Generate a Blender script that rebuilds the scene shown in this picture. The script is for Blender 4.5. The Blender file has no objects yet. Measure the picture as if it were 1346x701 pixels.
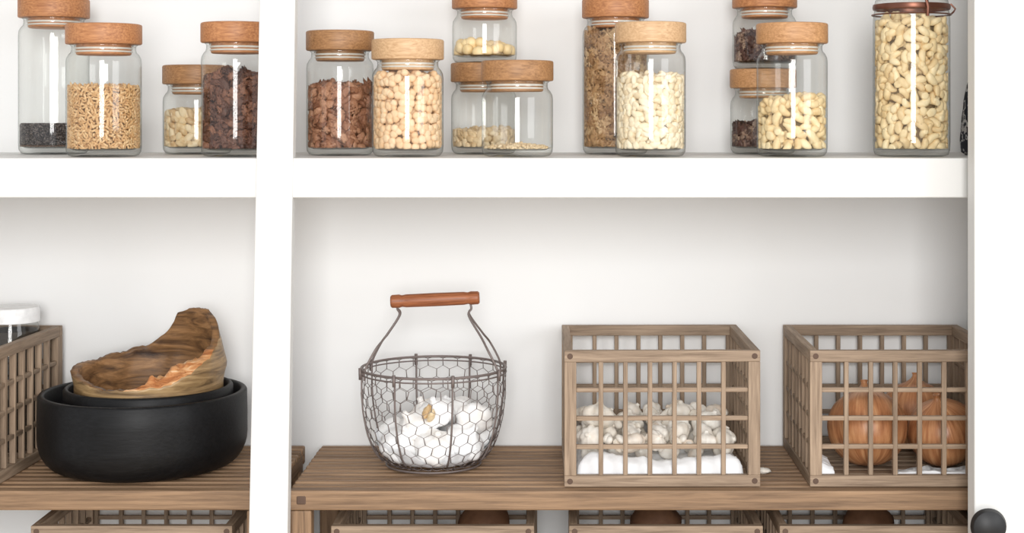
import bpy, bmesh, math, random
import numpy as np
from mathutils import Vector, Matrix, noise
random.seed(7); rng=np.random.default_rng(7)
sc=bpy.context.scene
D=2.1; ZC=1.5; VX=740; VY=150
def X(px,Y=0): return 0.067+(px-VX)/1000*(D+Y)/D
def Z(py,Y=0): return ZC-(py-VY)/1000*(D+Y)/D
def lin(c):
    return tuple(((v/255)/12.92 if v/255<=.04045 else ((v/255+.055)/1.055)**2.4) for v in c)+(1,)

# ---------------------------------------------------------------- materials
def newmat(n):
    m=bpy.data.materials.new(n); m.use_nodes=True
    nt=m.node_tree; b=nt.nodes['Principled BSDF']
    return m,nt,b
def N(nt,t,**k):
    n=nt.nodes.new(t)
    for a,v in k.items(): setattr(n,a,v)
    return n
def ramp(nt,stops):
    r=N(nt,'ShaderNodeValToRGB'); e=r.color_ramp.elements
    while len(e)<len(stops): e.new(.5)
    for i,(p,c) in enumerate(stops): e[i].position=p; e[i].color=c
    return r
def paint(n,c,rough=.5):
    m,nt,b=newmat(n)
    tc=N(nt,'ShaderNodeTexCoord'); no=N(nt,'ShaderNodeTexNoise'); no.inputs['Scale'].default_value=3
    nt.links.new(tc.outputs['Object'],no.inputs['Vector'])
    c2=tuple(v*.975 for v in c[:3])+(1,)
    r=ramp(nt,[(.35,c),(.7,c2)]); nt.links.new(no.outputs['Fac'],r.inputs['Fac']); nt.links.new(r.outputs['Color'],b.inputs['Base Color'])
    n2=N(nt,'ShaderNodeTexNoise'); n2.inputs['Scale'].default_value=180; nt.links.new(tc.outputs['Object'],n2.inputs['Vector'])
    bp=N(nt,'ShaderNodeBump'); bp.inputs['Strength'].default_value=.06; bp.inputs['Distance'].default_value=.001
    nt.links.new(n2.outputs['Fac'],bp.inputs['Height']); nt.links.new(bp.outputs['Normal'],b.inputs['Normal'])
    b.inputs['Roughness'].default_value=rough
    return m
def wood(n,dark,light,axis=0,fine=260,rough=.6,bump=.25,stretch=22,island=.25,spec=.5):
    m,nt,b=newmat(n)
    tc=N(nt,'ShaderNodeTexCoord'); mp=N(nt,'ShaderNodeMapping')
    s=[fine]*3; s[axis]=fine/stretch; mp.inputs['Scale'].default_value=s
    g=N(nt,'ShaderNodeNewGeometry'); oi=N(nt,'ShaderNodeObjectInfo')
    cb=N(nt,'ShaderNodeCombineXYZ'); ad=N(nt,'ShaderNodeMath',operation='ADD')
    nt.links.new(g.outputs['Random Per Island'],ad.inputs[0]); nt.links.new(oi.outputs['Random'],ad.inputs[1])
    mu=N(nt,'ShaderNodeMath',operation='MULTIPLY'); nt.links.new(ad.outputs[0],mu.inputs[0]); mu.inputs[1].default_value=37
    for i in range(3): nt.links.new(mu.outputs[0],cb.inputs[i])
    nt.links.new(tc.outputs['Object'],mp.inputs['Vector'])
    va=N(nt,'ShaderNodeVectorMath',operation='ADD'); nt.links.new(mp.outputs[0],va.inputs[0]); nt.links.new(cb.outputs[0],va.inputs[1])
    no=N(nt,'ShaderNodeTexNoise'); no.inputs['Scale'].default_value=1; no.inputs['Detail'].default_value=5; no.inputs['Roughness'].default_value=.65; no.inputs['Distortion'].default_value=.3
    nt.links.new(va.outputs[0],no.inputs['Vector'])
    mid=tuple((a+c)/2 for a,c in zip(dark,light))
    r=ramp(nt,[(.30,dark),(.5,mid),(.70,light)]); nt.links.new(no.outputs['Fac'],r.inputs['Fac'])
    hs=N(nt,'ShaderNodeHueSaturation'); mr=N(nt,'ShaderNodeMapRange'); mr.inputs['To Min'].default_value=1-island; mr.inputs['To Max'].default_value=1+island
    nt.links.new(g.outputs['Random Per Island'],mr.inputs['Value']); nt.links.new(mr.outputs[0],hs.inputs['Value'])
    nt.links.new(r.outputs['Color'],hs.inputs['Color']); nt.links.new(hs.outputs['Color'],b.inputs['Base Color'])
    bp=N(nt,'ShaderNodeBump'); bp.inputs['Strength'].default_value=bump; bp.inputs['Distance'].default_value=.0008
    nt.links.new(no.outputs['Fac'],bp.inputs['Height']); nt.links.new(bp.outputs['Normal'],b.inputs['Normal'])
    b.inputs['Roughness'].default_value=rough; b.inputs['Specular IOR Level'].default_value=spec
    return m
def glass(n='clear_glass',tint=(.975,.98,.97)):
    m,nt,b=newmat(n); nt.nodes.remove(b); out=nt.nodes['Material Output']
    lw=N(nt,'ShaderNodeLayerWeight'); lw.inputs['Blend'].default_value=.5
    p=N(nt,'ShaderNodeMath',operation='POWER'); p.inputs[1].default_value=4; nt.links.new(lw.outputs['Facing'],p.inputs[0])
    ma=N(nt,'ShaderNodeMath',operation='MULTIPLY_ADD'); ma.inputs[1].default_value=.5; ma.inputs[2].default_value=.05; nt.links.new(p.outputs[0],ma.inputs[0])
    p2=N(nt,'ShaderNodeMath',operation='POWER'); p2.inputs[1].default_value=5; nt.links.new(lw.outputs['Facing'],p2.inputs[0])
    mc=N(nt,'ShaderNodeMix',data_type='RGBA'); mc.inputs[6].default_value=tint+(1,); mc.inputs[7].default_value=(.36,.38,.36,1); nt.links.new(p2.outputs[0],mc.inputs[0])
    tr=N(nt,'ShaderNodeBsdfTransparent'); nt.links.new(mc.outputs[2],tr.inputs['Color'])
    gl=N(nt,'ShaderNodeBsdfGlossy'); gl.inputs['Roughness'].default_value=.05
    mx=N(nt,'ShaderNodeMixShader'); nt.links.new(ma.outputs[0],mx.inputs[0]); nt.links.new(tr.outputs[0],mx.inputs[1]); nt.links.new(gl.outputs[0],mx.inputs[2])
    nt.links.new(mx.outputs[0],out.inputs['Surface'])
    return m
def nutmat(n,cols,rough=.5,scale=250,bump=.3,spec=.4,dist=.001):
    m,nt,b=newmat(n)
    g=N(nt,'ShaderNodeNewGeometry'); tc=N(nt,'ShaderNodeTexCoord'); no=N(nt,'ShaderNodeTexNoise'); no.inputs['Scale'].default_value=scale; no.inputs['Detail'].default_value=3
    nt.links.new(tc.outputs['Object'],no.inputs['Vector'])
    a=N(nt,'ShaderNodeMath',operation='MULTIPLY_ADD'); a.inputs[1].default_value=.6; nt.links.new(g.outputs['Random Per Island'],a.inputs[0])
    b2=N(nt,'ShaderNodeMath',operation='MULTIPLY_ADD'); b2.inputs[1].default_value=.8; b2.inputs[2].default_value=-.2; nt.links.new(no.outputs['Fac'],b2.inputs[0]); nt.links.new(b2.outputs[0],a.inputs[2])
    k=len(cols); r=ramp(nt,[(i/(k-1) if k>1 else 0,c) for i,c in enumerate(cols)]); nt.links.new(a.outputs[0],r.inputs['Fac']); nt.links.new(r.outputs['Color'],b.inputs['Base Color'])
    bp=N(nt,'ShaderNodeBump'); bp.inputs['Strength'].default_value=bump; bp.inputs['Distance'].default_value=dist
    nt.links.new(no.outputs['Fac'],bp.inputs['Height']); nt.links.new(bp.outputs['Normal'],b.inputs['Normal'])
    b.inputs['Roughness'].default_value=rough; b.inputs['Specular IOR Level'].default_value=spec
    return m
def flat(n,c,rough=.5,metal=0):
    return_m,nt,b=newmat(n)
    tc=N(nt,'ShaderNodeTexCoord'); no=N(nt,'ShaderNodeTexNoise'); no.inputs['Scale'].default_value=90; nt.links.new(tc.outputs['Object'],no.inputs['Vector'])
    r=ramp(nt,[(.3,tuple(v*.85 for v in c[:3])+(1,)),(.7,c)]); nt.links.new(no.outputs['Fac'],r.inputs['Fac']); nt.links.new(r.outputs['Color'],b.inputs['Base Color'])
    b.inputs['Roughness'].default_value=rough; b.inputs['Metallic'].default_value=metal
    return return_m

WHITE=paint('white_paint',(.735,.73,.71,1),.5)
WALLW=paint('white_wall_paint',(.855,.855,.85,1),.75)
FLOORM=wood('floor_wood',lin((160,142,122)),lin((196,178,154)),1,30)
CR=[wood('crate_wood_%s'%'xyz'[a],lin((116,96,77)),lin((170,147,124)),a,220,.65,.2,20,.10) for a in range(3)]
BN=[wood('bench_wood_%s'%'xyz'[a],lin((104,79,57)),lin((166,133,101)),a,200,.6,.3,26,.16) for a in range(3)]
PEG=flat('peg_endgrain',lin((92,70,56)),.7)
LIDR=wood('oak_lid_red',lin((150,92,54)),lin((206,146,96)),0,420,.5,.2,20,.08)
LIDL=wood('oak_lid_light',lin((186,144,102)),lin((224,188,146)),0,420,.5,.2,20,.08)
LIDB=wood('oak_lid_brown',lin((132,92,56)),lin((188,140,94)),0,420,.5,.2,20,.08)
LIDM=wood('oak_lid_mid',lin((162,114,70)),lin((212,162,114)),0,420,.5,.2,20,.08)
GLASS=glass()
SIL=flat('silicone_ring',lin((225,222,214)),.5)
BLACKW=wood('charred_black_wood',(.002,.002,.0024,1),(.008,.008,.009,1),0,300,.48,.3,18,0,.25)
WIRE=flat('rusty_wire',lin((128,116,112)),.5,.35)
BLKMET=flat('black_metal',(.010,.010,.011,1),.5,.0)
COPPER=flat('copper_clip',lin((120,78,62)),.35,.7)
WPLASTIC=flat('white_plastic',(.9,.9,.9,1),.35)
CLOTH=nutmat('white_cotton',[(.86,.87,.885,1),(.91,.915,.925,1)],.9,60,.4,.1,.004)
GARLIC=nutmat('garlic_skin',[lin((232,218,198)),lin((248,244,236)),lin((222,204,184))],.55,60,.25,.3,.001)
GARLICW=nutmat('garlic_skin_white',[lin((242,240,238)),lin((250,250,250)),lin((240,232,222))],.55,50,.2,.3,.001)

# ---------------------------------------------------------------- mesh builder
class MB:
    def __init__(s): s.v=[];s.f=[];s.m=[];s.n=0
    def add(s,v,f,mat=0):
        v=np.asarray(v,float); s.v.append(v); o=s.n
        s.f.extend([tuple(i+o for i in q) for q in f]); s.m.extend([mat]*len(f)); s.n+=len(v)
    def box(s,x0,x1,y0,y1,z0,z1,mat=0):
        v=[(x,y,z) for x in(x0,x1) for y in(y0,y1) for z in(z0,z1)]
        s.add(v,[(0,1,3,2),(4,6,7,5),(0,4,5,1),(2,3,7,6),(0,2,6,4),(1,5,7,3)],mat)
    def lathe(s,prof,seg=48,mat=0,c=(0,0,0),sx=1,sy=1,rf=None):
        v=[];f=[];rows=[]
        for r,z in prof:
            if r<1e-6: rows.append((len(v),1)); v.append((c[0],c[1],c[2]+z))
            else:
                rows.append((len(v),seg))
                for i in range(seg):
                    a=2*math.pi*i/seg; rr=r*(rf(a,z) if rf else 1)
                    v.append((c[0]+rr*sx*math.cos(a),c[1]+rr*sy*math.sin(a),c[2]+z))
        for (a,na),(b,nb) in zip(rows[:-1],rows[1:]):
            for i in range(seg):
                j=(i+1)%seg
                if na==1 and nb==1: continue
                if na==1: f.append((a,b+j,b+i))
                elif nb==1: f.append((a+i,a+j,b))
                else: f.append((a+i,a+j,b+j,b+i))
        s.add(v,f,mat)
    def tube(s,pts,r,sides=6,mat=0,closed=False):
        P=[Vector(p) for p in pts]; n=len(P); v=[];f=[]
        prev=None
        for i,p in enumerate(P):
            if closed: t=(P[(i+1)%n]-P[i-1])
            else: t=(P[min(i+1,n-1)]-P[max(i-1,0)])
            t.normalize()
            if prev is None:
                u=t.orthogonal().normalized()
            else:
                u=(prev-t*prev.dot(t)); u=u.normalized() if u.length>1e-6 else t.orthogonal().normalized()
            prev=u; w=t.cross(u); rr=r[i] if hasattr(r,'__len__') else r
            for k in range(sides):
                a=2*math.pi*k/sides; q=p+(u*math.cos(a)+w*math.sin(a))*rr; v.append(tuple(q))
        for i in range(n if closed else n-1):
            j=(i+1)%n
            for k in range(sides):
                l=(k+1)%sides; f.append((i*sides+k,i*sides+l,j*sides+l,j*sides+k))
        if not closed:
            f.append(tuple(range(sides))[::-1]); f.append(tuple((n-1)*sides+k for k in range(sides)))
        s.add(v,f,mat)
    def build(s,name,mats,loc=(0,0,0),parent=None,smooth=True,sharp=38,bevel=0,rot=0):
        me=bpy.data.meshes.new(name); V=np.vstack(s.v)
        me.from_pydata(V.tolist(),[],s.f); me.update()
        for m in mats: me.materials.append(m)
        me.polygons.foreach_set('material_index',s.m)
        me.polygons.foreach_set('use_smooth',[smooth]*len(s.f))
        if sharp and len(s.f)<60000:
            bm=bmesh.new(); bm.from_mesh(me); bmesh.ops.recalc_face_normals(bm,faces=bm.faces)
            th=math.radians(sharp)
            for e in bm.edges:
                if len(e.link_faces)==2 and e.calc_face_angle(0)>th: e.smooth=False
            bm.to_mesh(me); bm.free()
        o=bpy.data.objects.new(name,me); sc.collection.objects.link(o); o.location=loc; o.rotation_euler[2]=rot
        if parent: o.parent=parent
        if bevel:
            b=o.modifiers.new('bev','BEVEL'); b.width=bevel; b.segments=2; b.limit_method='ANGLE'
        return o
def empty(name,loc):
    e=bpy.data.objects.new(name,None); e.empty_display_size=.02; sc.collection.objects.link(e); e.location=loc; return e

# ---------------------------------------------------------------- room
YB=.30
def simple(name,mats,*boxes,bevel=0,smooth=False):
    m=MB()
    for b in boxes: m.box(*b)
    return m.build(name,mats,smooth=smooth,bevel=bevel)
XR=X(1272,YB); XL=-.97
simple('wall_back',[WALLW],(-1.6,1.6,YB,YB+.1,0,2.5))
simple('wall_right',[WALLW],(XR,XR+.1,0,YB,0,2.5))
simple('wall_left',[WALLW],(XL-.1,XL,0,YB,0,2.5))
simple('floor',[FLOORM],(-2.5,2.5,-4.5,YB+.1,-.05,0))
ZS=Z(207.5); ZB=1.004
simple('shelf_upper',[WHITE],(XL,XR,-.02,YB,ZS-.0515,ZS),bevel=.0015)
simple('shelf_top',[WHITE],(XL,XR,-.02,YB,1.86,1.91),bevel=.0015)
simple('shelf_lower',[WHITE],(XL,XR,-.02,YB,.72,.77),bevel=.0015)
m=MB()
PY=-.024
def postx(z,a):
    t=(Z(0,PY)-z)/(Z(0,PY)-Z(701,PY))
    return (X(341,PY)+(X(327,PY)-X(341,PY))*t) if a==0 else (X(388,PY)+(X(378,PY)-X(388,PY))*t)
v=[]
for z in(0,2.5):
    for y in(PY,-.001):
        for a in(0,1): v.append((postx(z,a),y,z))
m.add(v,[(0,1,3,2),(4,6,7,5),(0,4,5,1),(2,3,7,6),(0,2,6,4),(1,5,7,3)])
m.build('trim_1',[WHITE],smooth=False,bevel=.0015)
simple('trim_2',[WHITE],(XR-.01,XR+.25,-.022,0,0,2.5),bevel=.0015)
simple('trim_3',[WHITE],(XL-.1,XL+.03,-.022,0,0,2.5),bevel=.0015)
YD=-.09
dx=X(1281,YD); dx2=X(1341,YD)
door=empty('door_1',(dx,YD,0))
m=MB(); m.box(0,dx2-dx,0,.035,0.02,2.3); m.box(dx2-dx,.42,.012,.026,.02,2.3); m.box(dx2-dx,.42,0,.035,2.15,2.3)
m.box(dx2-dx,.42,0,.035,.02,.2); m.box(.42,.48,0,.035,.02,2.3)
m.build('leaf',[WHITE],parent=door,smooth=False,bevel=.002)
m=MB(); m.lathe([(0,0),(.010,0),(.010,.003),(.007,.005),(.008,.012),(.014,.018),(.0205,.024),(.0225,.031),(.020,.038),(.012,.043),(0,.0445)],40)
k=m.build('knob',[BLKMET],parent=door); k.rotation_euler[0]=math.pi/2
k.location=(X(1299,YD-.03)-dx,0,Z(692,YD-.03))

# ---------------------------------------------------------------- slatted benches
def bench(x0,x1,name):
    m=MB(); W=x1-x0; zt=0; y0=.002; y1=.290; legz=.77-ZB
    m.box(0,W,y0,y0+.02,-.026,zt,0)
    m.box(0,W,y1-.014,y1,-.026,zt,0)
    for xx in(.001,W-.031,):
        m.box(xx,xx+.03,y0+.0205,y1-.0145,-.030,-.0105,1)
        m.box(xx,xx+.028,y0+.001,y0+.027,legz,-.0265,2); m.box(xx,xx+.028,y1-.028,y1-.001,legz,-.0265,2)
        m.box(xx+.008,xx+.022,y0-.0006,y0+.004,-.019,-.006,3)
    m.box(W/2-.012,W/2+.012,y0+.0205,y1-.0145,-.030,-.0105,1)
    n=11; a=y0+.02; p=(y1-.014-a)/n
    for i in range(n):
        yy=a+p*(i+.5)+.002
        m.box(-.001,W+.001,yy-.0068,yy+.0068,-.010,zt+.0004*(i%2),0)
    return m.build(name,BN+[PEG],loc=(x0,0,ZB),smooth=False,bevel=.0024)
bench(X(379.5),XR-.004,'slatted_wood_riser_shelf')
bench(XL+.004,X(354.5),'slatted_wood_riser_shelf.001')

# ---------------------------------------------------------------- crates
def crate(name,cx,cy,z0,w=.26,d=.262,h=.181,rot=0,nv=6,nh=3):
    m=MB(); t=.011; rh=.015; bw=.006; x=w/2;y=d/2
    def pan(axis,pos,sgn):
        half=x if axis==0 else y
        a,b=(pos,pos+t*sgn); a,b=min(a,b),max(a,b)
        def bx(u0,u1,z0_,z1_,mat,ins=0):
            aa,bb=a+ins,b-ins
            if axis==0: m.box(u0,u1,aa,bb,z0_,z1_,mat)
            else: m.box(aa,bb,u0,u1,z0_,z1_,mat)
        g=0 if axis==0 else 1
        e=half if axis==0 else half-t-.0003
        bx(-e,e,h-rh,h,g); bx(-e,e,.0,rh,g)
        st=.016 if axis==0 else .007
        bx(-e,-e+st,rh,h-rh,2); bx(e-st,e,rh,h-rh,2)
        L0=-e+st; L1=e-st
        for i in range(nv):
            c=L0+(L1-L0)*(i+1)/(nv+1); bx(c-bw/2,c+bw/2,rh,h-rh,2,.0012)
        for i in range(nh):
            c=rh+(h-2*rh)*(i+1)/(nh+1); bx(L0,L1,c-bw/2,c+bw/2,g,.0022)
    pan(0,-y,1); pan(0,y,-1); pan(1,-x,1); pan(1,x,-1)
    n=9
    for i in range(n):
        c=-y+t+(2*y-2*t)*(i+.5)/n; m.box(-x+t,x-t,c-.010,c+.010,.003,.009,0)
    for sx in(-1,1):
        for zz in(h-.0075,.0075):
            v=[];N_=14
            for yy in(-y-.0006,-y+.002):
                for k in range(N_): v.append((sx*(x-.0075)+.004*math.cos(2*math.pi*k/N_),yy,zz+.004*math.sin(2*math.pi*k/N_)))
            f=[tuple(range(N_)),tuple(range(N_,2*N_))]+[(k,(k+1)%N_,N_+(k+1)%N_,N_+k) for k in range(N_)]
            m.add(v,f,3)
    return m.build(name,CR+[PEG],loc=(cx,cy,z0),smooth=False,bevel=.0009,rot=rot)
ZT=ZB+.0008
c1x=(X(740,.02)+X(998,.02))/2
crate('wooden_lattice_crate',c1x,.152,ZT,w=.2605,rot=math.radians(0.8))
c2x=X(1066,.02)+.129
crate('wooden_lattice_crate.001',c2x,.152,ZT)
crate('wooden_lattice_crate.002',-.813,.150,ZT,w=.262,rot=math.radians(-2.2))
zl=.7708
hl=Z(692,.02)-zl
for i,(a,b) in enumerate([(435,702),(748,1003),(1025,1290),(40,305)]):
    w=X(b,.02)-X(a,.02); crate('wooden_lattice_crate.%03d'%(3+i),(X(a,.02)+X(b,.02))/2,.152,zl,w=w,h=hl)

# ---------------------------------------------------------------- small pieces
def sph(nu,nv,rx,ry,rz,fn=None):
    v=[(0,0,1)];f=[]
    for j in range(1,nv):
        p=math.pi*j/nv
        for i in range(nu):
            a=2*math.pi*i/nu; v.append((math.sin(p)*math.cos(a),math.sin(p)*math.sin(a),math.cos(p)))
    v.append((0,0,-1))
    for i in range(nu): f.append((0,1+i,1+(i+1)%nu))
    for j in range(nv-2):
        for i in range(nu):
            a=1+j*nu+i;b=1+j*nu+(i+1)%nu; f.append((a,a+nu,b+nu,b))
    L=len(v)-1
    for i in range(nu): f.append((L,1+(nv-2)*nu+(i+1)%nu,1+(nv-2)*nu+i))
    v=np.array(v)
    if fn: v=np.array([np.array(q)*fn(Vector(q)) for q in v])
    return v*np.array([rx,ry,rz]),f
def arcpiece(R,r,ang=200,n=11,s=9):
    m=MB(); pts=[];rr=[]
    for i in range(n):
        t=i/(n-1); a=math.radians(-ang/2+ang*t); pts.append((R*math.cos(a),R*math.sin(a)*1.2,0)); rr.append(r*(.20+.88*math.sin(math.pi*(.05+.90*t))**.55)*(1.12-.28*t))
    m.tube(pts,rr,s); v=m.v[0]; v=v-v.mean(0); return v,m.f
def lump(rx,ry,rz,amp,fr,seed,nu=12,nv=8):
    return sph(nu,nv,rx,ry,rz,lambda q:1+amp*noise.noise(q*fr+Vector((seed*7.3,seed*3.1,0))))
def pecanhalf(sd):
    return sph(24,14,.0080,.0050,.0125,lambda q:1-.38*abs(math.sin(3.5*math.atan2(q.y,q.x)+.5*math.sin(q.z*7)))*(1-.7*q.z*q.z)+.26*noise.noise(q*5.5+Vector((sd,0,0))))
P={
 'grain':[sph(6,5,.0019,.0015,.0056)],
 'chia':[sph(5,3,.0013,.0013,.0016)],
 'sesame':[sph(6,4,.0022,.0018,.0032)],
 'chickpea':[sph(10,7,.0058,.0056,.0056,lambda q:1+.10*noise.noise(q*2.2)+(.14 if q.z>.8 else 0)),lump(.0056,.0058,.0053,.2,2,3,10,7)],
 'cashew':[arcpiece(.0072,.0052,150),arcpiece(.0078,.0050,135),arcpiece(.0066,.0053,165)],
 'pecan':[pecanhalf(1),pecanhalf(5),lump(.0078,.0055,.010,1.25,4.4,5,20,14),lump(.0068,.0060,.008,1.25,4.6,6,20,12)],
 'almond':[lump(.0078,.0045,.0115,.7,3.4,3,18,12),lump(.0070,.0048,.0105,1.0,4,8,18,12),sph(10,8,.0068,.0040,.0110,lambda q:1-.15*max(q.z,0))],
 'walnut':[lump(.0100,.0070,.0110,1.2,3.9,s,20,14) for s in(1,2,3,4)],
 'macadamia':[sph(12,8,.0088,.0088,.0085),lump(.0086,.0084,.0088,.1,2,2)],
 'peanut':[lump(.0060,.0042,.0078,.18,1.6,1,9,6),sph(8,6,.0062,.0028,.0080),lump(.005,.005,.007,.4,2,4,9,6)],
 'pistachio':[sph(10,7,.0058,.0045,.0088),lump(.006,.005,.009,.25,2,1,9,6)],
}
def rotm():
    q=rng.normal(size=4); q/=np.linalg.norm(q); w,x,y,z=q
    return np.array([[1-2*(y*y+z*z),2*(x*y-z*w),2*(x*z+y*w)],[2*(x*y+z*w),1-2*(x*x+z*z),2*(y*z-x*w)],[2*(x*z-y*w),2*(y*z+x*w),1-2*(x*x+y*y)]])
def fill(kind,R,z0,z1,s,heap=0.0):
    m=MB(); pos=[]
    ins=.55 if kind in('pecan','almond','walnut') else .42
    z=z0+s*.45
    while z<z1-s*.2:
        for q,rr in enumerate((R-ins*s,R-1.2*s)):
            n=max(3,int(2*math.pi*rr/(s*.92))); off=rng.random()*6
            for i in range(n):
                a=off+2*math.pi*(i+rng.uniform(-.25,.25))/n; pos.append((rr*math.cos(a),rr*math.sin(a),z+rng.uniform(-.3,.3)*s))
        z+=s*.78
    n=int(3.2*(R/s)**2)
    for i in range(n):
        r=(R-.5*s)*math.sqrt(rng.random()); a=rng.random()*6.283
        pos.append((r*math.cos(a),r*math.sin(a),z1-s*.25+rng.uniform(-.5,.4)*s+heap*(1-r/R)))
    for p in pos:
        v,f=P[kind][rng.integers(len(P[kind]))]
        v=(v*rng.uniform(.88,1.12))@rotm().T+np.array(p)
        rad=np.hypot(v[:,0],v[:,1]); k=np.where(rad>R,R/np.maximum(rad,1e-9),1); v[:,0]*=k; v[:,1]*=k; v[:,2]=np.maximum(v[:,2],z0)
        m.add(v,f,0)
    rc=R-.9*s
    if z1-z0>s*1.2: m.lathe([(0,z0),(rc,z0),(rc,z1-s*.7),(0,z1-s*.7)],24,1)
    return m
S={'grain':.0048,'chia':.0026,'sesame':.0040,'chickpea':.0104,'cashew':.0138,'pecan':.0116,'almond':.0116,'walnut':.0135,'macadamia':.0165,'peanut':.0092,'pistachio':.0105}
NM={
 'grain':nutmat('barley_grain',[lin((178,132,84)),lin((210,168,118)),lin((232,202,158))],.6,400,.2),
 'chia':nutmat('chia_seed',[lin((34,32,34)),lin((72,66,66)),lin((140,130,124))],.5,400,.2),
 'lower':nutmat('brown_seed',[lin((84,66,56)),lin((120,98,84))],.5,400,.2),
 'oats':nutmat('oat_flake',[lin((190,160,118)),lin((222,196,156)),lin((236,218,186))],.6,200,.2),
 'chickpea':nutmat('chickpea_skin',[lin((222,180,136)),lin((234,200,160)),lin((242,214,180))],.6,160,.3),
 'cashew':nutmat('cashew_flesh',[lin((214,182,132)),lin((234,210,164)),lin((242,226,188))],.45,120,.2),
 'pecan':nutmat('pecan_skin',[lin((58,34,26)),lin((100,62,46)),lin((160,110,82))],.5,500,.8),
 'almond':nutmat('almond_skin',[lin((112,70,48)),lin((158,108,80)),lin((206,158,126))],.55,500,.7),
 'walnut':nutmat('walnut_flesh',[lin((120,82,52)),lin((180,140,98)),lin((226,196,154))],.55,350,.5),
 'darkwalnut':nutmat('dark_nut',[lin((50,32,32)),lin((98,68,60)),lin((200,172,148))],.5,350,.5),
 'macadamia':nutmat('macadamia_flesh',[lin((236,206,150)),lin((246,224,180))],.4,100,.15),
 'peanut':nutmat('blanched_nut',[lin((218,194,156)),lin((238,222,192)),lin((246,236,214))],.5,150,.2),
 'pistachio':nutmat('pistachio_shell',[lin((190,150,100)),lin((230,206,164)),lin((240,226,196))],.5,160,.2),
}
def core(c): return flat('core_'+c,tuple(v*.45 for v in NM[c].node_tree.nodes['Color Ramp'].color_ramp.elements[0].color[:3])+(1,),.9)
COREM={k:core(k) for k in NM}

def jar(name,cx,Y,w,top,zbase,content,fillz,lidm,kind=None,lowerpart=None,heap=0):
    R=w*(D+Y)/D/2000; x=X(cx,Y); H=Z(top,Y)-zbase; e=empty(name,(x,Y,zbase))
    lh=.0275; hb=H-lh-.013; Rb=R*.985; Rn=R*.84
    m=MB()
    m.lathe([(0,.0015),(Rb*.6,.0015),(Rb*.82,.0),(Rb*.92,.0012),(Rb*.985,.006),(Rb,.013),(Rb,hb-.012),(Rb*.985,hb-.006),(Rb*.93,hb-.001),(Rn+.001,hb+.002),(Rn,hb+.005),(Rn,hb+.010),(Rn+.0025,hb+.0125),(Rn-.0035,hb+.0125),(Rn-.004,hb+.0095)],56)
    m.lathe([(0,.0085),(Rb*.8,.0085),(Rb*.95,.0115)],40)
    m.build('jar_body',[GLASS],parent=e,sharp=0)
    m=MB(); zl=H-lh
    m.lathe([(0,zl),(R-.002,zl),(R-.0006,zl+.0006),(R,zl+.002),(R,H-.0025),(R-.0008,H-.0008),(R-.003,H),(0,H)],56)
    m.lathe([(Rn-.006,zl+.0005),(Rn-.006,zl-.013),(Rn-.008,zl-.0145),(0,zl-.0145)],40)
    m.build('wooden_lid',[lidm],parent=e)
    m=MB(); m.lathe([(Rn-.0058,zl-.004),(Rn-.0045,zl-.0045),(Rn-.0045,zl-.0065),(Rn-.0058,zl-.007)],40); m.lathe([(Rn-.0058,zl-.0085),(Rn-.0045,zl-.009),(Rn-.0045,zl-.0105),(Rn-.0058,zl-.011)],40)
    m.build('seal_ring',[SIL],parent=e)
    kk=kind or content
    z1=fillz(Y)-zbase
    if lowerpart:
        zm=lowerpart-zbase
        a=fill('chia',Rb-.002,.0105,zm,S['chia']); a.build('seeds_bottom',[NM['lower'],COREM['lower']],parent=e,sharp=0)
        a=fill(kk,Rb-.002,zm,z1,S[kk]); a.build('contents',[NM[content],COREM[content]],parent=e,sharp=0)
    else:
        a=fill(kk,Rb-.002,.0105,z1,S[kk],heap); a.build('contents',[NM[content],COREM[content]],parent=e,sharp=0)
    return e,zbase+H
ZJ=ZS+.0004
fz=lambda py:(lambda Y:Z(py,Y))
jar('glass_jar_of_chia_seeds',71,.205,91,-1,ZJ,'chia',fz(163),LIDR,lowerpart=Z(190,.205))
jar('glass_jar_of_barley',136.5,.065,98,32,ZJ,'grain',fz(114),LIDR)
jar('glass_jar_of_pistachios',260,.205,91,86,ZJ,'pistachio',fz(148),LIDB)
jar('glass_jar_of_pecans',311,.07,93,30,ZJ,'pecan',fz(101),LIDR)
jar('glass_jar_of_almonds',447,.13,89,41,ZJ,'almond',fz(115),LIDB)
jar('glass_jar_of_chickpeas',536,.065,95,52,ZJ,'chickpea',fz(98),LIDL)
_,zt=jar('glass_jar_of_oats',636,.205,87,83,ZJ,'oats',fz(172),LIDB,kind='peanut')
jar('glass_jar_of_macadamias',637,.205,86,-13,zt+.0003,'macadamia',fz(59),LIDR)
jar('glass_jar_of_sesame',680,.065,95,80,ZJ,'oats',fz(194),LIDB,kind='sesame',heap=.006)
jar('glass_jar_of_walnuts',809,.195,88,-1,ZJ,'walnut',fz(46),LIDR)
jar('glass_jar_of_blanched_peanuts',855,.065,94,30,ZJ,'peanut',fz(100),LIDL)
_,zt=jar('glass_jar_of_dried_mushrooms',1003,.205,87,91,ZJ,'darkwalnut',fz(170),LIDM,kind='walnut')
jar('glass_jar_of_mixed_nuts',1005,.205,85,-14,zt+.0003,'darkwalnut',fz(50),LIDR,kind='walnut')
jar('glass_jar_of_cashews',1041,.065,94,31,ZJ,'cashew',fz(130),LIDM)

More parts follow.
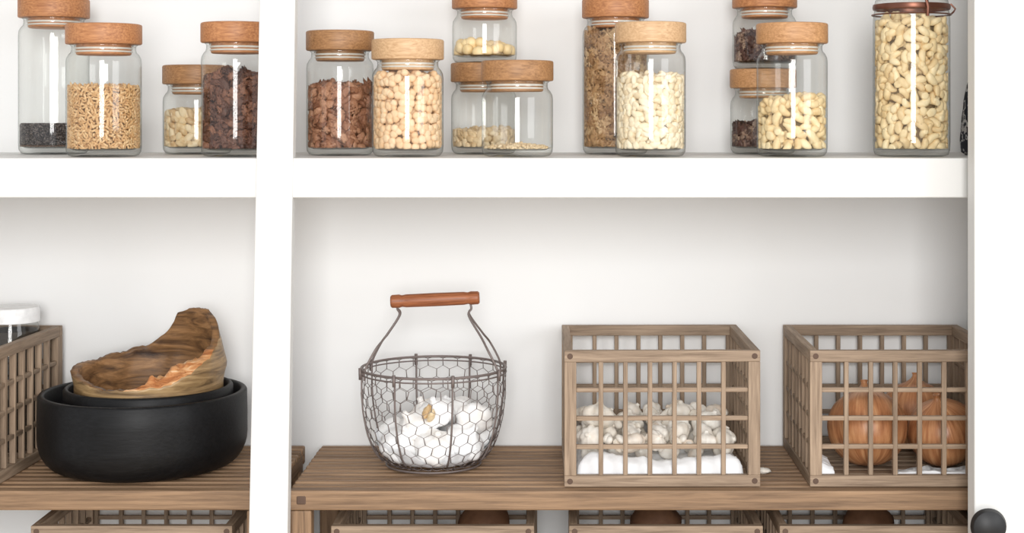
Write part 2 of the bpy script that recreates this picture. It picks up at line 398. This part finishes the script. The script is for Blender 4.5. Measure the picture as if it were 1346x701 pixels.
Y=.07; e=empty('clip_top_glass_jar_of_cashews',(X(1198,Y),Y,ZJ)); R=.0515; H=Z(14,Y)-ZJ
m=MB(); m.lathe([(0,.0015),(R*.8,0),(R*.95,.002),(R*.99,.008),(R,.02),(R,H-.018),(R*.992,H-.009),(R*.975,H-.003),(R*.965,H)],56); m.lathe([(0,.008),(R*.94,.009)],40)
m.build('jar_body',[GLASS],parent=e,sharp=0)
m=MB(); m.lathe([(R*.955,H),(R*1.0,H+.001),(R*1.015,H+.004),(R*1.0,H+.008),(R*.955,H+.0085)],48); m.build('seal_band',[COPPER],parent=e)
m=MB(); m.lathe([(R*.96,H+.0086),(R*.94,H+.014),(R*.7,H+.019),(0,H+.0195)],48); m.build('glass_lid',[GLASS],parent=e,sharp=0)
m=MB()
ring=[((R+.0012)*math.cos(a),(R+.0012)*math.sin(a),H-.006) for a in np.linspace(0,2*math.pi,48,endpoint=False)]
m.tube(ring,.0011,6,0,True)
m.tube([(R+.001,0,H-.006),(R+.005,-.003,H-.002),(R+.007,-.005,H+.002),(R+.001,-.003,H+.009)],.0012,6)
m.tube([(.010,-R-.0015,H-.010),(.010,-R-.004,H+.002),(.008,-R-.003,H+.012),(.008,-R*.7,H+.021),(.006,0,H+.024)],.0022,6)
m.build('wire_clip',[COPPER],parent=e)
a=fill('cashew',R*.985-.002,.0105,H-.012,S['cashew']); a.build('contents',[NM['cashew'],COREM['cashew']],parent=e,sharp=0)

mt,nt,b=newmat('navy_patterned_fabric')
tc=N(nt,'ShaderNodeTexCoord'); w=N(nt,'ShaderNodeTexWave'); w.inputs['Scale'].default_value=38; w.inputs['Distortion'].default_value=9; w.inputs['Detail Scale'].default_value=2
nt.links.new(tc.outputs['Object'],w.inputs['Vector']); r=ramp(nt,[(.0,lin((28,32,44))),(.86,lin((34,40,54))),(.92,lin((190,190,190)))]); nt.links.new(w.outputs['Fac'],r.inputs['Fac']); nt.links.new(r.outputs['Color'],b.inputs['Base Color']); b.inputs['Roughness'].default_value=.8
m=MB(); hz=.117
m.lathe([(0,0),(.026,0),(.031,.004),(.033,.02),(.0325,.05),(.0305,.075),(.026,.095),(.021,hz-.006),(.018,hz),(0,hz)],40,0,rf=lambda a,z:1+.05*math.sin(5*a+z*40),sx=1.15)
m.build('patterned_fabric_pouch',[mt],loc=(X(1299,.13),.13,ZJ))

# ---------------------------------------------------------------- black bowls + driftwood bowl
bx=X(189.5,.15)
def bowl(name,R,h,rb,loc,t=.009):
    m=MB()
    pr=[(0,.001),(rb*.85,0),(rb,.0015)]
    for i in range(1,9):
        a=i/8*math.pi/2; pr.append((rb+(R-rb)*math.sin(a),.0015+(h*.42)*(1-math.cos(a))))
    pr+=[(R,h*.7),(R*.995,h-.003),(R*.99-.001,h-.0006),(R*.985-.002,h),(R-t+.001,h),(R-t-.001,h-.002)]
    for i in range(0,8):
        a=(7-i)/8*math.pi/2; pr.append((rb*.9-t+(R-rb*.9)*math.sin(a),.012+(h*.42)*(1-math.cos(a))))
    pr.append((0,.011))
    m.lathe(pr,80); return m.build(name,[BLACKW],loc=loc,sharp=60)
bowl('black_wooden_bowl',.1435,.107,.108,(bx,.1475,ZT))
bowl('black_wooden_bowl.001',.1165,.098,.082,(X(196.5,.15),.1475,ZT+.0165),.007)
def drift(name,stops,sc_,rotv,dist,strength,rough):
    mt,nt,b=newmat(name)
    tc=N(nt,'ShaderNodeTexCoord'); mp=N(nt,'ShaderNodeMapping'); mp.inputs['Scale'].default_value=sc_; mp.inputs['Rotation'].default_value=rotv; nt.links.new(tc.outputs['Object'],mp.inputs[0])
    no=N(nt,'ShaderNodeTexNoise'); no.inputs['Detail'].default_value=8; no.inputs['Roughness'].default_value=.62; no.inputs['Distortion'].default_value=.8; no.inputs['Scale'].default_value=1; nt.links.new(mp.outputs[0],no.inputs['Vector'])
    r=ramp(nt,stops); nt.links.new(no.outputs['Fac'],r.inputs['Fac']); nt.links.new(r.outputs['Color'],b.inputs['Base Color'])
    bp=N(nt,'ShaderNodeBump'); bp.inputs['Distance'].default_value=dist; bp.inputs['Strength'].default_value=strength; nt.links.new(no.outputs['Fac'],bp.inputs['Height']); nt.links.new(bp.outputs[0],b.inputs['Normal']); b.inputs['Roughness'].default_value=rough
    return mt
DRIFT=drift('weathered_driftwood',[(.30,lin((70,52,34))),(.42,lin((122,96,64))),(.56,lin((160,130,90))),(.72,lin((200,168,124)))],(11,11,110),(0,.30,0),.0012,.5,.42)
DRIFTI=drift('driftwood_inside',[(.30,lin((62,42,28))),(.44,lin((114,82,52))),(.6,lin((154,114,74))),(.75,lin((192,148,104)))],(12,30,95),(0,.55,0),.002,.7,.55)
ORANGE=drift('split_orange_wood',[(.30,lin((124,72,38))),(.45,lin((192,122,70))),(.58,lin((222,164,110))),(.72,lin((244,218,180)))],(16,60,130),(0,.40,0),.003,.8,.55)
tab=[(0,.066),(20,.088),(38,.100),(62,.102),(76,.090),(88,.064),(102,.046),(122,.036),(150,.029),(180,.028),(200,.023),(225,.016),(250,.009),(275,.010),(300,.018),(322,.036),(342,.052),(360,.066)]
ta=np.array(tab)
base=ZT+.0295; rimz0=1.118-base
seg=144; NT=26; vv=[];ff=[];mm=[]
def bump(deg,c,w_):
    d=abs((deg-c+180)%360-180)/w_; return max(0,1-d*d) if d<1 else 0
def bp_(a,t,inn):
    deg=math.degrees(a)%360
    dz=np.interp(deg,ta[:,0],ta[:,1]); dz+=.004*noise.noise(Vector((math.cos(a)*5,math.sin(a)*5,2)))+.0025*noise.noise(Vector((math.cos(a)*22,math.sin(a)*22,5)))
    zz=t*(rimz0+dz)
    rr=.050+.052*math.sin(min(1,zz/.065)*math.pi/2)**.9
    if zz>.09: rr+=.005*min(1,(zz-.09)/.02)-max(0,zz-.115)*.26
    w_=min(1,max(0,(zz-.088)/.01))
    rr*=1+(.02*noise.noise(Vector((math.cos(a)*1.5,math.sin(a)*1.5,t*1.5)))+.010*noise.noise(Vector((math.cos(a)*6,math.sin(a)*6,t*9))))*(.15+.85*w_)
    if inn:
        bb=bump(deg,305,48)
        th=.010+.003*noise.noise(Vector((math.cos(a)*4,math.sin(a)*4,t*6)))
        if bb>0:
            top=max(0,min(1,(t-.62)/.38))
            th+=.030*bb*(1-abs(top-.45)*1.2 if top>0 else .4)
            zz+=.024*bb*math.sin(math.pi*min(1,top*1.0))*(1+.5*noise.noise(Vector((math.cos(a)*9,math.sin(a)*9,t*14))))
        rr-=th; zz=max(zz,.010)
        rr=max(rr,.01)
    return (rr*math.cos(a),rr*math.sin(a),zz)
for j in range(NT+1):
    for i in range(seg): vv.append(bp_(2*math.pi*i/seg,j/NT,False))
for j in range(NT+1):
    for i in range(seg): vv.append(bp_(2*math.pi*i/seg,1-j/NT,True))
rows=2*(NT+1)
for j in range(rows-1):
    for i in range(seg):
        k=(i+1)%seg; ff.append((j*seg+i,j*seg+k,(j+1)*seg+k,(j+1)*seg+i))
        deg=i*360/seg
        mm.append(0 if j<NT else (2 if (j<=NT+9 and 264<deg<345) else 1))
ff.append(tuple(range(seg))[::-1]); mm.append(0); ff.append(tuple((rows-1)*seg+i for i in range(seg))); mm.append(1)
m=MB(); m.add(vv,ff); m.m=mm
m.build('driftwood_bowl',[DRIFT,DRIFTI,ORANGE],loc=(X(197,.15),.1475,base),sharp=0)

# ---------------------------------------------------------------- wire basket
BY=.15; BX=X(570,BY); e=empty('chicken_wire_basket',(BX,BY,ZT))
Hb=Z(483,BY)-ZT; Rb=.1015
prof=[(.0,.004),(.045,.004),(.062,.006),(.074,.013),(.085,.028),(.094,.052),(.0995,.080),(.1015,.105),(.1015,Hb)]
pa=np.array(prof); seglen=np.r_[0,np.cumsum(np.hypot(np.diff(pa[:,0]),np.diff(pa[:,1])))]
def pr(t): return np.interp(t*seglen[-1],seglen,pa[:,0]),np.interp(t*seglen[-1],seglen,pa[:,1])
m=MB(); NC=29; K=10; t0=.24
def gp(i,k):
    i=i%(2*NC)
    hh=(1-t0)/K; t=t0+k*hh+(hh*.17 if (i+k)%2 else -hh*.17)+.005*noise.noise(Vector((i*.7,k*1.3,0))); t=min(max(t,t0),1)
    r,z=pr(t); a=2*math.pi*(i+.25*noise.noise(Vector((i*.5,k*.9,7))))/(2*NC); return (r*math.cos(a),r*math.sin(a),z)
for k in range(K+1):
    m.tube([gp(i,k) for i in range(2*NC)],.00048,4,0,True)
    if k<K:
        for i in range(2*NC):
            if (i+k)%2: m.tube([gp(i,k),gp(i,k+1)],.00085,4)
for i in range(12):
    a=math.pi*2*i/12; m.tube([(.06*math.cos(a),.06*math.sin(a),.005),(0,0,.004)],.0007,4)
def ringp(r,z,n=64): return [(r*math.cos(a),r*math.sin(a),z) for a in np.linspace(0,2*math.pi,n,endpoint=False)]
m.tube(ringp(Rb,Hb),.0018,8,0,True); m.tube(ringp(Rb+.0006,Hb-.006),.0011,6,0,True); m.tube(ringp(.066,.004),.0015,6,0,True)
for i in range(8):
    a=2*math.pi*(i+.42)/8; m.tube([((pr(t)[0]+.0012)*math.cos(a),(pr(t)[0]+.0012)*math.sin(a),pr(t)[1]) for t in np.linspace(.35,1,16)],.0014,6)
    m.tube([((Rb+.003)*math.cos(a)+.0,(Rb+.003)*math.sin(a),Hb-.012),((Rb+.0035)*math.cos(a),(Rb+.0035)*math.sin(a),Hb+.004)],.0025,6)
hz=Z(394,BY)-ZT
def bez(pts,n=18):
    out=[];P_=[Vector(p) for p in pts]
    P_=[P_[0]]+P_+[P_[-1]]
    for i in range(1,len(P_)-2):
        for k in range(n):
            t=k/n; a,b_,c,d=P_[i-1:i+3]
            out.append(.5*((2*b_)+(-a+c)*t+(2*a-5*b_+4*c-d)*t*t+(-a+3*b_-3*c+d)*t**3))
    out.append(P_[-2]); return out
for s,xg,tz in((-1,-.047,-.003),(1,.049,.003)):
    for q in(-1,1):
        a=math.radians(24)*q; ex=s*(Rb+.001)*math.cos(a); ey=(Rb+.001)*math.sin(a)
        pts=[(xg,0,hz+tz),(xg+s*.004,q*.002,hz-.012),(xg+s*.001,q*.008,hz-.022),(xg+s*.019,q*.022,hz-.050),(ex*.83,ey*.90,Hb+.030),(ex*.97,ey,Hb+.004),(ex-s*.001,ey,Hb-.012)]
        m.tube(bez(pts,8),.0016,6)
m.build('wire_mesh',[WIRE],parent=e,sharp=0)
m=MB(); L=.0625
m.lathe([(0,-L),(.0075,-L),(.0092,-L+.002),(.0095,-L+.012),(.0082,-L+.016),(.0092,-L+.022),(.0095,0),(.0092,L-.022),(.0082,L-.016),(.0095,L-.012),(.0092,L-.002),(.0075,L),(0,L)],28)
g=m.build('wooden_grip',[wood('grip_wood_z',lin((112,60,34)),lin((176,108,68)),2,300,.45,.2,14,0)],parent=e,loc=(.002,0,hz)); g.rotation_euler=(0,math.pi/2-math.radians(2.5),0)

# ---------------------------------------------------------------- garlic
def garlic(r,seed,seg=40,lobe=.16,stem=1.0):
    rnd=random.Random(seed); n=rnd.choice([6,7,8]); ph=rnd.random()*6
    prof=[(0,.04),(.25,.0),(.62,.10),(.9,.34),(1.0,.62),(.92,.92),(.68,1.16),(.40,1.16+.20*stem),(.22,1.16+.38*stem),(.15,1.16+.62*stem),(.16,1.16+.8*stem),(.08,1.16+.86*stem),(0,1.16+.84*stem)]
    pa=np.array(prof); t=np.linspace(0,len(prof)-1,26); pr_=[(float(np.interp(q,range(len(prof)),pa[:,0])),float(np.interp(q,range(len(prof)),pa[:,1]))) for q in t]
    m=MB(); m.lathe([(a*r,b*r*.86) for a,b in pr_],seg,0,rf=lambda a,z:1-lobe*(1-abs(math.cos((a+ph)*n/2)))**2+.06*noise.noise(Vector((math.cos(a)*2+seed,math.sin(a)*2,z*60))))
    v=m.v[0]; v[:,2]-=r*.62; return v,m.f
def clove(r):
    return sph(10,9,r*.55,r*.45,r,lambda q:1-.25*max(q.z,0)**2)
def putrot(m,vf,pos,tilt=None,mat=0):
    v,f=vf
    if tilt is None: Rm=rotm()
    else:
        Rm=np.array(Matrix.Rotation(rng.uniform(0,6.28),3,'Z')@Matrix.Rotation(rng.uniform(-tilt,tilt),3,'X')@Matrix.Rotation(rng.uniform(-tilt,tilt),3,'Y'))
    m.add(v@Rm.T+np.array(pos),f,mat)
m=MB()
for k,(x,y,z,r) in enumerate([(-.042,-.030,.036,.032),(.006,-.046,.036,.031),(.046,-.030,.040,.031),(-.054,.015,.040,.028),(.055,.018,.042,.029),(-.02,.045,.036,.028),(.028,.042,.036,.028),
     (.058,-.014,.070,.027),(-.026,-.022,.062,.027),(.004,-.014,.078,.027),(-.012,.024,.072,.026),(.028,.026,.074,.026)]):
    putrot(m,garlic(r,k+1,40,.13,.8),(x,y,z),.9)
m.build('garlic_heads',[GARLICW],parent=e,sharp=0)
m=MB()
v,f=sph(12,9,.006,.005,.011,lambda q:1+.3*noise.noise(q*2)); putrot(m,(v,f),(0,-.044,.078),.6)
putrot(m,(v,f),(-.006,-.040,.083),.6)
m.build('garlic_stem',[NM['pistachio']],parent=e,sharp=0)
m=MB(); seg=96;vv=[];ff=[];rows=22
for j in range(rows+1):
    for i in range(seg):
        a=2*math.pi*i/seg; hh=.5+.35*math.sin(a*2+1)+.25*math.sin(a*5)+.2*math.sin(a*9)
        tt=.05+(.34+.15*hh)*j/rows; r0,zz=pr(tt)
        q=noise.noise(Vector((math.cos(a)*5,math.sin(a)*5,tt*9)))+.5*noise.noise(Vector((math.cos(a)*12,math.sin(a)*12,tt*20)))
        rr=max(r0-.006+ .007*min(q,.2),.001); vv.append((rr*math.cos(a),rr*math.sin(a),zz+.003+.003*q))
for j in range(rows):
    for i in range(seg): k=(i+1)%seg; ff.append((j*seg+i,j*seg+k,(j+1)*seg+k,(j+1)*seg+i))
m.add(vv,ff); m.build('cotton_liner',[CLOTH],parent=e,sharp=0)

def cloth_heap(name,x0,x1,y0,y1,z0,hf,nx=90,ny=70,mat=CLOTH):
    m=MB(); vv=[];ff=[]
    for j in range(ny+1):
        for i in range(nx+1):
            u=i/nx;w_=j/ny; x=x0+(x1-x0)*u; y=y0+(y1-y0)*w_
            edge=min(1,min(u,1-u)*14,min(w_,1-w_)*14)
            h=hf(u,w_)+.006*noise.noise(Vector((x*28,y*28,1)))+.004*abs(noise.noise(Vector((x*70,y*50,4))))+.004*math.sin(w_*60+4*noise.noise(Vector((x*9,y*9,2))))*.4
            vv.append((x,y,z0+max(.0005,h*edge**.5)))
    for j in range(ny):
        for i in range(nx): a=j*(nx+1)+i; ff.append((a,a+1,a+nx+2,a+nx+1))
    m.add(vv,ff)
    m.add([(x0,y0,z0),(x1,y0,z0),(x1,y1,z0),(x0,y1,z0)],[(3,2,1,0)])
    return m.build(name,[mat],sharp=0)
zi=ZT+.0095
cx0=c1x-.112; cx1=c1x+.112
cloth_heap('white_cotton_cloth',cx0,cx1,.037,.267,zi,lambda u,w_:(.028+.006*math.sin(u*7+1))*max(.25,1-w_*4.5)+.004)
m=MB()
pts=[]
for row,yy in enumerate((.068,.102,.140,.180,.218,.246)):
    for c in range(7):
        pts.append((cx0+.018+c*.0313+rng.uniform(-.006,.006),yy+rng.uniform(-.006,.006),zi+.041+.001*row+rng.uniform(-.002,.006)))
for k,p in enumerate(pts):
    if rng.random()<.62: putrot(m,garlic(rng.uniform(.016,.020),k+30,32,.24,.5),p,1.2)
    else:
        for _ in range(5): putrot(m,clove(rng.uniform(.009,.013)),(p[0]+rng.uniform(-.011,.011),p[1]+rng.uniform(-.011,.011),p[2]+rng.uniform(-.006,.006)))
for k in range(30):   # layer beneath
    putrot(m,garlic(.015,k+200,20,.2,.3),(cx0+.02+(k%6)*.036,.095+(k//6)*.036,zi+.022),1.2)
putrot(m,garlic(.026,99,40,.2,.7),(cx0+.030,.090,zi+.072),.4); putrot(m,garlic(.020,98,40,.2,.5),(cx1-.035,.13,zi+.058),.5); putrot(m,garlic(.020,97,40,.2,.5),(c1x+.04,.20,zi+.058),.5)
m.build('garlic_bulbs_and_cloves',[GARLIC],sharp=0)
m=MB(); v,f=sph(12,8,.010,.008,.004,lambda q:1+.4*noise.noise(q*2.5)); m.add(v,f); m.build('garlic_skin',[GARLIC],loc=(X(1004,.10),.10,ZB+.0045),sharp=0)

# ---------------------------------------------------------------- onions
mt,nt,b=newmat('onion_skin')
tc=N(nt,'ShaderNodeTexCoord'); sp=N(nt,'ShaderNodeSeparateXYZ'); nt.links.new(tc.outputs['Object'],sp.inputs[0])
nrm=N(nt,'ShaderNodeVectorMath',operation='NORMALIZE'); cb0=N(nt,'ShaderNodeCombineXYZ'); nt.links.new(sp.outputs['X'],cb0.inputs[0]); nt.links.new(sp.outputs['Y'],cb0.inputs[1]); nt.links.new(cb0.outputs[0],nrm.inputs[0])
scl=N(nt,'ShaderNodeVectorMath',operation='SCALE'); scl.inputs['Scale'].default_value=7; nt.links.new(nrm.outputs[0],scl.inputs[0])
mz=N(nt,'ShaderNodeMath',operation='MULTIPLY'); mz.inputs[1].default_value=18; nt.links.new(sp.outputs['Z'],mz.inputs[0])
cb=N(nt,'ShaderNodeCombineXYZ'); nt.links.new(mz.outputs[0],cb.inputs[2])
va=N(nt,'ShaderNodeVectorMath',operation='ADD'); nt.links.new(scl.outputs[0],va.inputs[0]); nt.links.new(cb.outputs[0],va.inputs[1])
no=N(nt,'ShaderNodeTexNoise'); no.inputs['Scale'].default_value=1.1; no.inputs['Detail'].default_value=6; no.inputs['Roughness'].default_value=.6; nt.links.new(va.outputs[0],no.inputs['Vector'])
r=ramp(nt,[(.28,lin((134,84,52))),(.46,lin((178,120,80))),(.60,lin((198,144,100))),(.76,lin((222,182,140)))]); nt.links.new(no.outputs['Fac'],r.inputs['Fac']); nt.links.new(r.outputs['Color'],b.inputs['Base Color']); b.inputs['Roughness'].default_value=.32
bp=N(nt,'ShaderNodeBump'); bp.inputs['Distance'].default_value=.0004; bp.inputs['Strength'].default_value=.3; nt.links.new(no.outputs['Fac'],bp.inputs['Height']); nt.links.new(bp.outputs[0],b.inputs['Normal'])
ONION=mt
def onion(r,loc,rx,ry,rz,name='yellow_onion'):
    prof=[(0,-.90),(.10,-.92),(.38,-.87),(.70,-.68),(.92,-.36),(1.0,0),(.96,.32),(.80,.62),(.54,.83),(.28,.95),(.13,1.05),(.08,1.15),(.10,1.22),(.05,1.20),(0,1.17)]
    pts=bez([(a,0,b_) for a,b_ in prof],4)
    m=MB(); m.lathe([(max(0,p.x)*r,p.z*r) for p in pts],48,0,rf=lambda a,z:1+.010*math.sin(3*a+1)+.004*math.sin(7*a))
    o=m.build(name,[ONION],loc=loc,sharp=0); o.rotation_euler=(rx,ry,rz); return o
onion(.0545,(X(1140,.103),.103,zi+.052),-.30,.12,.4)
onion(.048,(X(1239,.103),.103,zi+.0462),-.3,-.15,2,'yellow_onion.001')
onion(.050,(.578,.216,zi+.049),-.05,.12,1,'yellow_onion.002')
cloth_heap('white_paper_liner',c2x-.115,c2x-.094,.036,.12,zi,lambda u,w_:.018-.008*u,30,30)
cloth_heap('white_paper_liner.001',c2x-.015,c2x+.10,.036,.050,zi,lambda u,w_:.006,40,20)

# potatoes in lower crates
POT=nutmat('potato_skin',[lin((92,62,44)),lin((136,98,70))],.7,80,.4)
for i,(cxp,topp) in enumerate([((435+702)/2,637),((748+1003)/2,862),((1025+1290)/2,1140)]):
    cx=X(cxp,.02); m=MB(); dxp=X(topp,.17)-cx
    pl=[(-.065,-.07,.043),(.0,-.07,.043),(.065,-.07,.043),(-.065,.0,.043),(.0,.0,.043),(.065,.0,.043),(-.065,.07,.043),(.0,.07,.043),(.065,.07,.043),(-.04,-.03,.098),(.04,-.03,.098),(0,.04,.10),(max(-.07,min(.07,dxp)),.02,.143)]
    for k,p in enumerate(pl):
        v,f=lump(.036,.030,.030,.18,1.4,k+i*9,18,12)
        m.add(v+np.array(p),f)
    m.build('potatoes' if i==0 else 'potatoes.%03d'%i,[POT],loc=(cx,.152,zl+.004),sharp=0)

# white-lidded jar in left crate
JY=.226; e=empty('white_lidded_glass_jar',(-.7355,JY,zi)); H=Z(403,JY)-zi; R=.039
m=MB(); m.lathe([(0,.001),(R-.004,0),(R,.005),(R,H-.032),(R-.003,H-.024),(R-.003,H-.005)],48); m.build('jar_body',[GLASS],parent=e,sharp=0)
m=MB(); m.lathe([(R-.0015,H-.022),(R+.0005,H-.0215),(R+.0005,H-.003),(R-.001,H-.0005),(R-.004,H),(0,H)],64,0,rf=lambda a,z:1+.004*math.sin(a*60)); m.build('screw_lid',[WPLASTIC],parent=e)
m=MB(); m.lathe([(0,.004),(R-.003,.004),(R-.003,H-.034),(0,H-.031)],40); m.build('contents',[flat('dark_spice',lin((58,50,42)),.8)],parent=e)

# ---------------------------------------------------------------- camera
cam=bpy.data.cameras.new('cam'); co=bpy.data.objects.new('camera',cam); sc.collection.objects.link(co); sc.camera=co
co.location=(.067,-D,ZC); co.rotation_euler=(math.pi/2,0,0)
cam.sensor_width=36; cam.lens=36*D*1000/1346; cam.shift_x=-(740-673)/1346; cam.shift_y=-(350.5-VY)/1346
# ---------------------------------------------------------------- light
w=bpy.data.worlds.new('world'); sc.world=w; w.use_nodes=True
bg=w.node_tree.nodes['Background']; bg.inputs[0].default_value=(.97,.985,1,1); bg.inputs[1].default_value=.92
def area(n,loc,tgt,sx,sy,p,c):
    l=bpy.data.lights.new(n,'AREA'); l.shape='RECTANGLE'; l.size=sx; l.size_y=sy; l.energy=p; l.color=c
    o=bpy.data.objects.new(n,l); sc.collection.objects.link(o); o.location=loc
    o.rotation_euler=(Vector(tgt)-Vector(loc)).to_track_quat('-Z','Y').to_euler(); return o
area('window_light',(.1,-3.6,1.9),(0,.2,1.2),.9,1.6,88,(1,.99,.975))
area('side_window_light',(2.5,-2.3,1.9),(0,.2,1.2),1.4,1.4,30,(.97,.98,1))
sc.view_settings.view_transform='Standard'
sc.view_settings.look='None'
